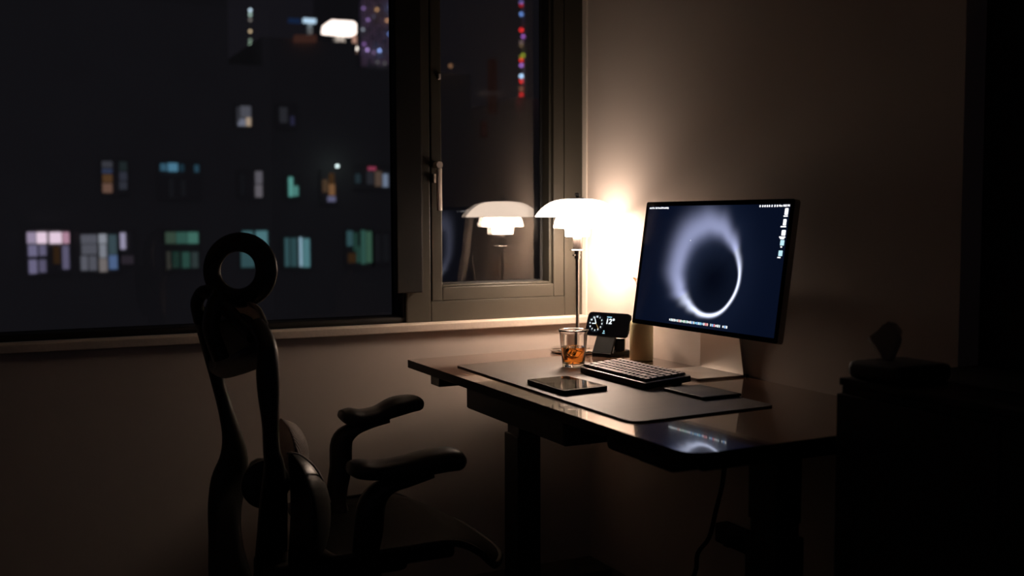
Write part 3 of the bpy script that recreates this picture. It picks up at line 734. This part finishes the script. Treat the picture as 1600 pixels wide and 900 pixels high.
# armrests
def arm_pad(rows, y, hy):
    path = [P(px, (t+b)/2, y+dy) for px, t, b, dy in rows]
    return sweep(path, [((b-t)/2*wid(y), hy*k) for (px, t, b, dy), k in zip(rows, [.75]+[1]*(len(rows)-2)+[.7])], ref=(0, 1, 0), sub=5, seg=20, power=2.6)
far_pad = [(533, 641, 655, 0), (545, 637, 664, 0), (565, 639, 664, 0), (590, 634, 659, 0), (615, 620, 652, 0), (638, 616, 645, 0), (652, 618, 641, 0), (657, 624, 635, 0)]
near_pad = [(547, 722, 742, 0), (560, 718, 748, 0), (590, 719, 750, 0), (630, 712, 748, 0), (665, 702, 743, 0), (695, 697, 738, 0), (714, 700, 735, 0), (722, 708, 726, 0)]
for rows, y, lb in ((far_pad, -.33, 'far armrest pad'), (near_pad, -.80, 'near armrest pad')):
    ap = obj('armrest_pad', arm_pad(rows, y, .043), M_PAD, chair, smooth='all', label=lb)
a1 = obj('armrest_post', sweep([P(604, 655, -.33), P(575, 662, -.33), P(550, 672, -.33), P(534, 690, -.33), P(532, 730, -.34), P(526, 780, -.36), P(540, 830, -.42)], [(.010, .03), (.014, .03), (.02, .03), (.03, .028), (.031, .025), (.028, .022), (.022, .022)], ref=(0, 1, 0), sub=5), M_CHAIR, chair, smooth=True)
a2 = obj('armrest_post', sweep([P(672, 740, -.80), P(640, 750, -.80), P(605, 760, -.80), P(582, 785, -.80), P(576, 830, -.80), P(572, 880, -.78), P(590, 925, -.72)], [(.009, .03), (.013, .03), (.02, .03), (.032, .028), (.035, .025), (.030, .022), (.022, .022)], ref=(0, 1, 0), sub=5), M_CHAIR, chair, smooth=True)
# lower spine, gas lift, star base, casters
obj('spine', sweep([P(372, 905, -.5), P(380, 950, -.53), P(440, 985, -.56), P(520, 985, -.56)], [(.035, .05), (.035, .05), (.03, .05), (.025, .05)], ref=(0, 1, 0)), M_CHAIR, chair, smooth=True)
CB = Vector((-1.02, -.56, 0))
obj('gas_lift', lathe([(0, .09), (.028, .09), (.028, .20), (.019, .20), (.019, .29), (0, .29)], CB, 24), M_CHROME, chair, smooth=True)
obj('base_hub', lathe([(0, .065), (.045, .065), (.05, .08), (.04, .11), (0, .11)], CB, 28), M_CHAIR, chair, smooth=True)
for k in range(5):
    a = 2*math.pi*k/5+.3; d = Vector((math.cos(a), math.sin(a), 0))
    lg = obj('base_leg', sweep([CB+Vector((0, 0, .09))+d*.03, CB+Vector((0, 0, .088))+d*.16, CB+Vector((0, 0, .072))+d*.30], [(.022, .018), (.019, .014), (.014, .010)], ref=(0, 0, 1)), M_CHAIR, chair, smooth=True)
    pc = CB+d*.30
    bm = bmesh.new(); 
    for s in (-1, 1):
        t = lathe([(0, -.010), (.024, -.010), (.028, -.006), (.028, .006), (.024, .010), (0, .010)], seg=20)
        sd = Vector((-d.y, d.x, 0)); xform(t, Matrix.Translation(pc+Vector((0, 0, .0285))+sd*s*.013) @ Matrix.Rotation(a+math.pi/2, 4, 'Z') @ Matrix.Rotation(math.pi/2, 4, 'Y')); join(bm, t)
    box(bm, tuple(pc+Vector((-.006, -.006, .03))), tuple(pc+Vector((.006, .006, .075))))
    obj('caster', bm, M_CHAIR, lg, smooth=True)

# ================================================================== THE CITY OUTSIDE
YBLD = 22.
M_FAC = mat('grimy_tiled_facade', (.72, .74, .70), .9, noise=((.8, .8, .8), .1)); M_FACD = mat('grimy_window_frame', (.62, .63, .6), .8)
street = obj('street', B((-60, 6, -30.2), (90, 140, -30)), mat('asphalt', (.08, .08, .085), .9)); street['kind'] = 'structure'
def fpt(px, py, Y=YBLD): return at(px, py, 1, Y)
def block(name, px0, px1, pytop, Y, depth, label, m=M_FAC):
    a = fpt(px0, pytop, Y); b = fpt(px1, pytop, Y)
    a.z = b.z; a.x = fpt(px0, 100, Y).x; b.x = fpt(px1, 100, Y).x; o = thing(name, ((a.x+b.x)/2, Y+depth/2, -30), label, 'building')
    obj('block', B((a.x, Y, -30), (b.x, Y+depth, b.z)), m, o); return o
apt = block('apartment_building', -900, 357, -70, YBLD, 9, 'dark apartment block straight across the window with scattered lit windows')
def seg_block(px0, px1, pytop, name='block', dep=9):
    a = fpt(px0, 100); b = fpt(px1, 100); return obj(name, B((a.x, YBLD, -30), (b.x, YBLD+dep, fpt(px0, pytop).z)), M_FAC, apt)
seg_block(357, 410, 100); seg_block(410, 557, 57); seg_block(557, 735, 106)
a = fpt(-700, 345); b = fpt(735, 345)
def window(px0, px1, py0, py1, panes, nm='window'):
    """dark frame on the facade with lit panes: (x0, x1, y0, y1, colour, strength)"""
    a = fpt(px0-3, py0-3); b = fpt(px1+3, py1+3)
    f = obj(nm, B((a.x, YBLD-.05, b.z), (b.x, YBLD+.02, a.z)), M_FACD, apt)
    for x0, x1, y0, y1, c, s in panes:
        p = fpt(x0, y0); q = fpt(x1, y1)
        key = 'lit_%02x%02x%02x_%d' % (int(c[0]*99), int(c[1]*99), int(c[2]*99), int(s*1000))
        obj('pane', B((p.x, YBLD-.07, q.z), (q.x, YBLD-.045, p.z)), glow(key, c, s), f)
LAV = (.55, .50, .85); PNK = (1, .78, .95); GRY = (.62, .64, .8); TEAL = (.25, .62, .70); GRN = (.25, .75, .6); BLU = (.22, .62, .95); ORG = (1, .5, .22)
window(42, 108, 362, 427, [(42, 56, 363, 380, (.8, .65, .95), .45), (57, 73, 363, 380, PNK, .95), (77, 96, 363, 380, PNK, .95), (97, 108, 363, 380, (1, .55, .75), .5),
    (44, 58, 383, 400, LAV, .32), (61, 72, 383, 399, LAV, .25), (45, 58, 406, 427, LAV, .30), (61, 72, 406, 425, LAV, .2), (83, 94, 385, 412, ORG, .03), (97, 108, 384, 420, LAV, .22)])
window(125, 186, 366, 425, [(126, 151, 367, 380, GRY, .16), (127, 151, 382, 397, GRY, .15), (126, 137, 400, 422, GRY, .18), (139, 151, 400, 422, GRY, .15), (154, 166, 366, 380, (.8, .85, 1), .35), (155, 166, 382, 402, (.75, .8, .95), .3), (155, 167, 404, 424, (.85, .75, .75), .22), (169, 182, 367, 397, (.3, .5, .6), .15), (170, 183, 399, 420, (.3, .5, 1), .28)])
window(187, 210, 364, 412, [(187, 196, 364, 389, (.75, .7, 1), .45), (189, 208, 400, 412, (.5, .4, .55), .05)])
window(258, 309, 362, 421, [(258, 274, 363, 380, (.4, .7, .5), .10), (275, 292, 363, 380, GRN, .13), (293, 309, 363, 380, GRN, .22), (260, 266, 393, 420, (.7, .7, .6), .05), (269, 280, 393, 418, GRN, .04), (284, 296, 394, 418, GRN, .09), (299, 309, 394, 418, (.4, .6, .6), .07)])
window(376, 418, 361, 417, [(378, 394, 361, 373, TEAL, .2), (399, 417, 361, 388, TEAL, .32), (376, 397, 393, 417, TEAL, .13)])
window(443, 484, 371, 418, [(444, 451, 372, 416, TEAL, .14), (453, 463, 372, 416, TEAL, .11), (467, 471, 371, 416, (.5, .8, 1), .62), (472, 483, 373, 417, TEAL, .34)])
window(541, 581, 360, 414, [(541, 550, 361, 384, TEAL, .13), (551, 558, 364, 392, GRN, .06), (543, 555, 396, 410, ORG, .035), (563, 570, 360, 412, GRN, .12), (571, 580, 362, 410, (.3, .75, .5), .13), (556, 562, 385, 410, GRN, .07)])
window(583, 607, 365, 412, [(584, 594, 366, 408, GRY, .012), (597, 606, 366, 408, GRY, .012)])
window(159, 198, 252, 302, [(159, 175, 252, 262, GRY, .07), (159, 175, 264, 271, (.3, .4, .8), .10), (160, 175, 273, 285, ORG, .09), (160, 175, 287, 301, (1, .55, .4), .15), (186, 198, 253, 267, (.4, .6, .65), .035), (186, 198, 269, 282, (.5, .55, .8), .06), (186, 198, 284, 296, (.5, .55, .75), .06)])
window(249, 311, 254, 310, [(250, 260, 256, 267, BLU, .16), (262, 277, 255, 268, BLU, .33), (280, 287, 257, 268, BLU, .05), (303, 310, 258, 269, BLU, .09), (263, 271, 280, 308, GRY, .012), (282, 290, 282, 306, GRY, .012)])
window(397, 410, 268, 308, [(398, 409, 268, 287, (.85, .8, .95), .13), (398, 409, 289, 308, (.85, .78, .9), .15)])
window(373, 392, 268, 306, [(374, 382, 272, 304, GRY, .01)])
window(449, 466, 276, 308, [(450, 457, 277, 307, (.3, .95, .85), .34), (458, 465, 291, 306, (.3, .95, .85), .26)])
window(502, 525, 268, 315, [(513, 521, 271, 288, ORG, .05), (503, 511, 281, 300, (1, .6, .35), .07), (513, 522, 288, 305, ORG, .2), (511, 523, 307, 315, (.55, .55, .95), .22)])
window(553, 606, 260, 294, [(554, 562, 272, 286, (.35, .6, .75), .05), (574, 586, 261, 266, (1, .15, .3), .3), (572, 583, 268, 288, GRY, .035), (585, 595, 268, 291, (.9, .6, .45), .1), (597, 605, 272, 292, (.55, .7, 1), .3)])
window(369, 392, 165, 198, [(369, 374, 168, 192, GRY, .05), (375, 391, 166, 184, GRY, .13), (371, 383, 186, 197, (.7, .75, 1), .24), (384, 391, 184, 197, (1, .75, .55), .45)])
window(434, 461, 165, 200, [(436, 448, 168, 192, GRY, .035), (453, 459, 182, 196, (.4, .4, .9), .05)])
# round wall lamp on the facade
def ball(name, p, r, m, parent, seg=2):
    t = bmesh.new(); bmesh.ops.create_icosphere(t, subdivisions=seg, radius=r); xform(t, Matrix.Translation(p)); return obj(name, t, m, parent, smooth='all')
ball('wall_lamp', fpt(517.5, 261)-Vector((0, .5, 0)), .042, glow('cool_wall_lamp', (.8, 1, 1), 2.2), apt)

# rooftop signs
sg = thing('rooftop_billboard', fpt(530, 60, 40), 'glaring white lit billboard above the apartment roof', 'billboard')
pts = [(505, 50), (507, 39), (518, 31), (552, 33), (557, 37), (557, 53), (551, 56), (506, 52)]
bm = bmesh.new(); A_ = [fpt(x, y, 40) for x, y in pts]
bridge(bm, [[bm.verts.new(p) for p in A_], [bm.verts.new(p+Vector((0, .3, 0))) for p in A_]])
obj('sign_face', bm, glow('billboard_white', (1, .84, .76), 2.6), sg)
obj('support_mast', B(tuple(fpt(530, 53, 40.4)+Vector((-.15, 0, -30))), tuple(fpt(531, 53, 40.8)+Vector((.1, 0, 0)))), M_FACD, sg)
p = fpt(552.5, 55, 40); q = fpt(557.5, 84, 40)
obj('sign_fin', B((p.x, 40, q.z), (q.x, 40.2, p.z)), glow('fin_pink', (1, .55, .42), .55), sg)
ball('sign_lamp', fpt(556, 76, 39.7), .09, glow('fin_lamp', (1, .9, .8), 3.), sg)
sb = thing('blue_sign', fpt(482, 32, 42), 'small glowing blue white sign left of the billboard', 'sign')
for x0, x1, y0, y1, n_, c_, s_ in ((475, 494, 28, 36, 'sign_face', (.55, .78, 1), 1.1), (452, 470, 28, 36, 'sign_wing', (.08, .2, .6), .09)):
    p = fpt(x0, y0, 42); q = fpt(x1, y1, 42)
    obj(n_, B((p.x, 42, q.z), (q.x, 42.2, p.z)), glow('blue_'+n_, c_, s_), sb)
obj('support_mast', B(tuple(fpt(484, 37, 42.3)+Vector((-.1, 0, -30))), tuple(fpt(485, 36, 42.6))), M_FACD, sb)
rs = thing('red_sign', fpt(478, 58, 21.5), 'dim reddish lettered sign on the roof edge below the blue sign', 'sign')
for k in range(5):
    p = fpt(462+k*7, 54, 21.8); q = fpt(467+k*7, 65, 21.8)
    obj('sign_letter', B((p.x, 21.8, q.z), (q.x, 21.99, p.z)), glow('dim_red', (1, .4, .3), .045), rs)
# mast of lights far off
mast = thing('light_mast', fpt(392, 130, 70)-Vector((0, 0, 30)), 'tall thin mast strung with pale green lights above the roofs', 'mast')
p = fpt(391, 10, 70); q = fpt(393, 130, 70); obj('pole', B((p.x, 70, -30), (q.x, 70.3, p.z)), M_FACD, mast)
for y, c_, s_ in ((16, (.65, .85, 1), 2.0), (23, (.6, .85, .75), 1.2), (31, (.6, .55, .5), .5), (49, (1, .75, .45), 1.1), (63, (.5, .7, .55), .6), (69, (.5, .75, .55), .9), (73, (.5, .75, .55), .5), (91, (.75, .9, .8), 1.6)):
    ball('mast_light', fpt(392 if y > 80 else 391, y, 69.6), .11, glow('mast_%d' % y, c_, s_), mast, 1)
ball('mast_light', fpt(388, 94, 69.6), .1, glow('mast_violet', (.4, .1, .7), .5), mast, 1)
# right tower with bokeh lights
tw = block('lit_tower', 563, 640, -120, 90, 15, 'tall far tower dotted with small violet, blue and orange lights')
bm = bmesh.new(); random.seed(7)
for i in range(11):
    for j in range(40):
        if random.random() < .75:
            p = fpt(566+i*5, 0+j*2.6, 90); box(bm, (p.x, 89.9, p.z-.05), (p.x+.13, 90, p.z+.04))
hz = obj('haze_panes', bm, glow('violet_haze_glow', (.8, .5, .9), .06), tw); hz['kind'] = 'stuff'  # tiny glowing panes added to blur into a violet haze over the tower
for x, y, c_, s_ in ((568, 13, (.5, .3, .8), .7), (589, 15, (1, .55, .25), .9), (611, 11, (.3, .45, 1), 2.2), (575, 31, (.5, .3, .8), .9), (584, 26, (.4, .4, .6), .2), (605, 32, (1, .5, .25), 1.1), (567, 46, (.5, .55, .65), .8), (608, 53, (.2, .35, .9), 1.0), (569, 69, (.5, .25, .75), .7), (574, 78, (.6, .4, .95), 1.5), (593, 79, (.3, .45, 1), 2.4), (584, 82, (.5, .3, .6), .5), (590, 97, (.5, .5, .5), .25), (612, 82, (.6, .6, .6), .3), (601, 99, (.5, .5, .5), .25)):
    ball('tower_light', fpt(x, y, 89.5), .14, glow('tower_%d_%d' % (x, y), c_, s_*1.1), tw, 1)
# coloured string of lights seen through the casement
stw = block('neon_tower', 806, 900, 158, 60, 8, 'dark tower behind the small casement pane with a vertical string of coloured lights')
q = fpt(815, 150, 60); obj('light_pole', B((q.x-.05, 59.7, q.z-1), (q.x+.05, 59.8, fpt(815, -60, 60).z)), M_FACD, stw)
RED = (1, .03, .03)
for y, c_, s_ in ((-8, RED, 1), (4, (.3, .3, 1), 1.2), (8, RED, 1), (22, (.2, .4, 1), 2.2), (47, RED, 2.6), (57, (.6, .2, .9), 1.5), (66, (.5, .35, .35), .7), (71, (.6, .4, .2), .5), (86, (.5, .6, .05), 1.3), (89, (.5, .5, .05), .9), (94, RED, 2.2), (102, (.6, .25, 1), 1.8), (119, (.45, .7, 1), 4.5), (127, RED, 2.2), (139, (1, .35, .2), .6), (148, RED, 1.8)):
    ball('string_light', fpt(814.5+(3 if y in (86, 57) else 0), y, 59.5), .12, glow('string_%d' % y, c_, s_), stw, 1)
lw_ = block('low_red_building', 735, 806, 175, 45, 8, 'low dark building with faint red signs seen through the casement pane')
for x0, x1, y0, y1, s_ in ((762, 776, 92, 178, .018), (748, 782, 142, 150, .05), (752, 760, 190, 215, .02)):
    p = fpt(x0, y0, 44.9); q = fpt(x1, y1, 44.9); obj('red_sign', B((p.x, 44.8, q.z), (q.x, 44.95, p.z)), glow('faint_red_%d' % x0, (.9, .3, .32) if y1-y0 > 20 else (.8, .6, .6), s_*.6), lw_)
ball('roof_lamp', fpt(704, 103, YBLD-.2), .05, glow('amber_roof_lamp', (1, .5, .25), .5), apt, 1)
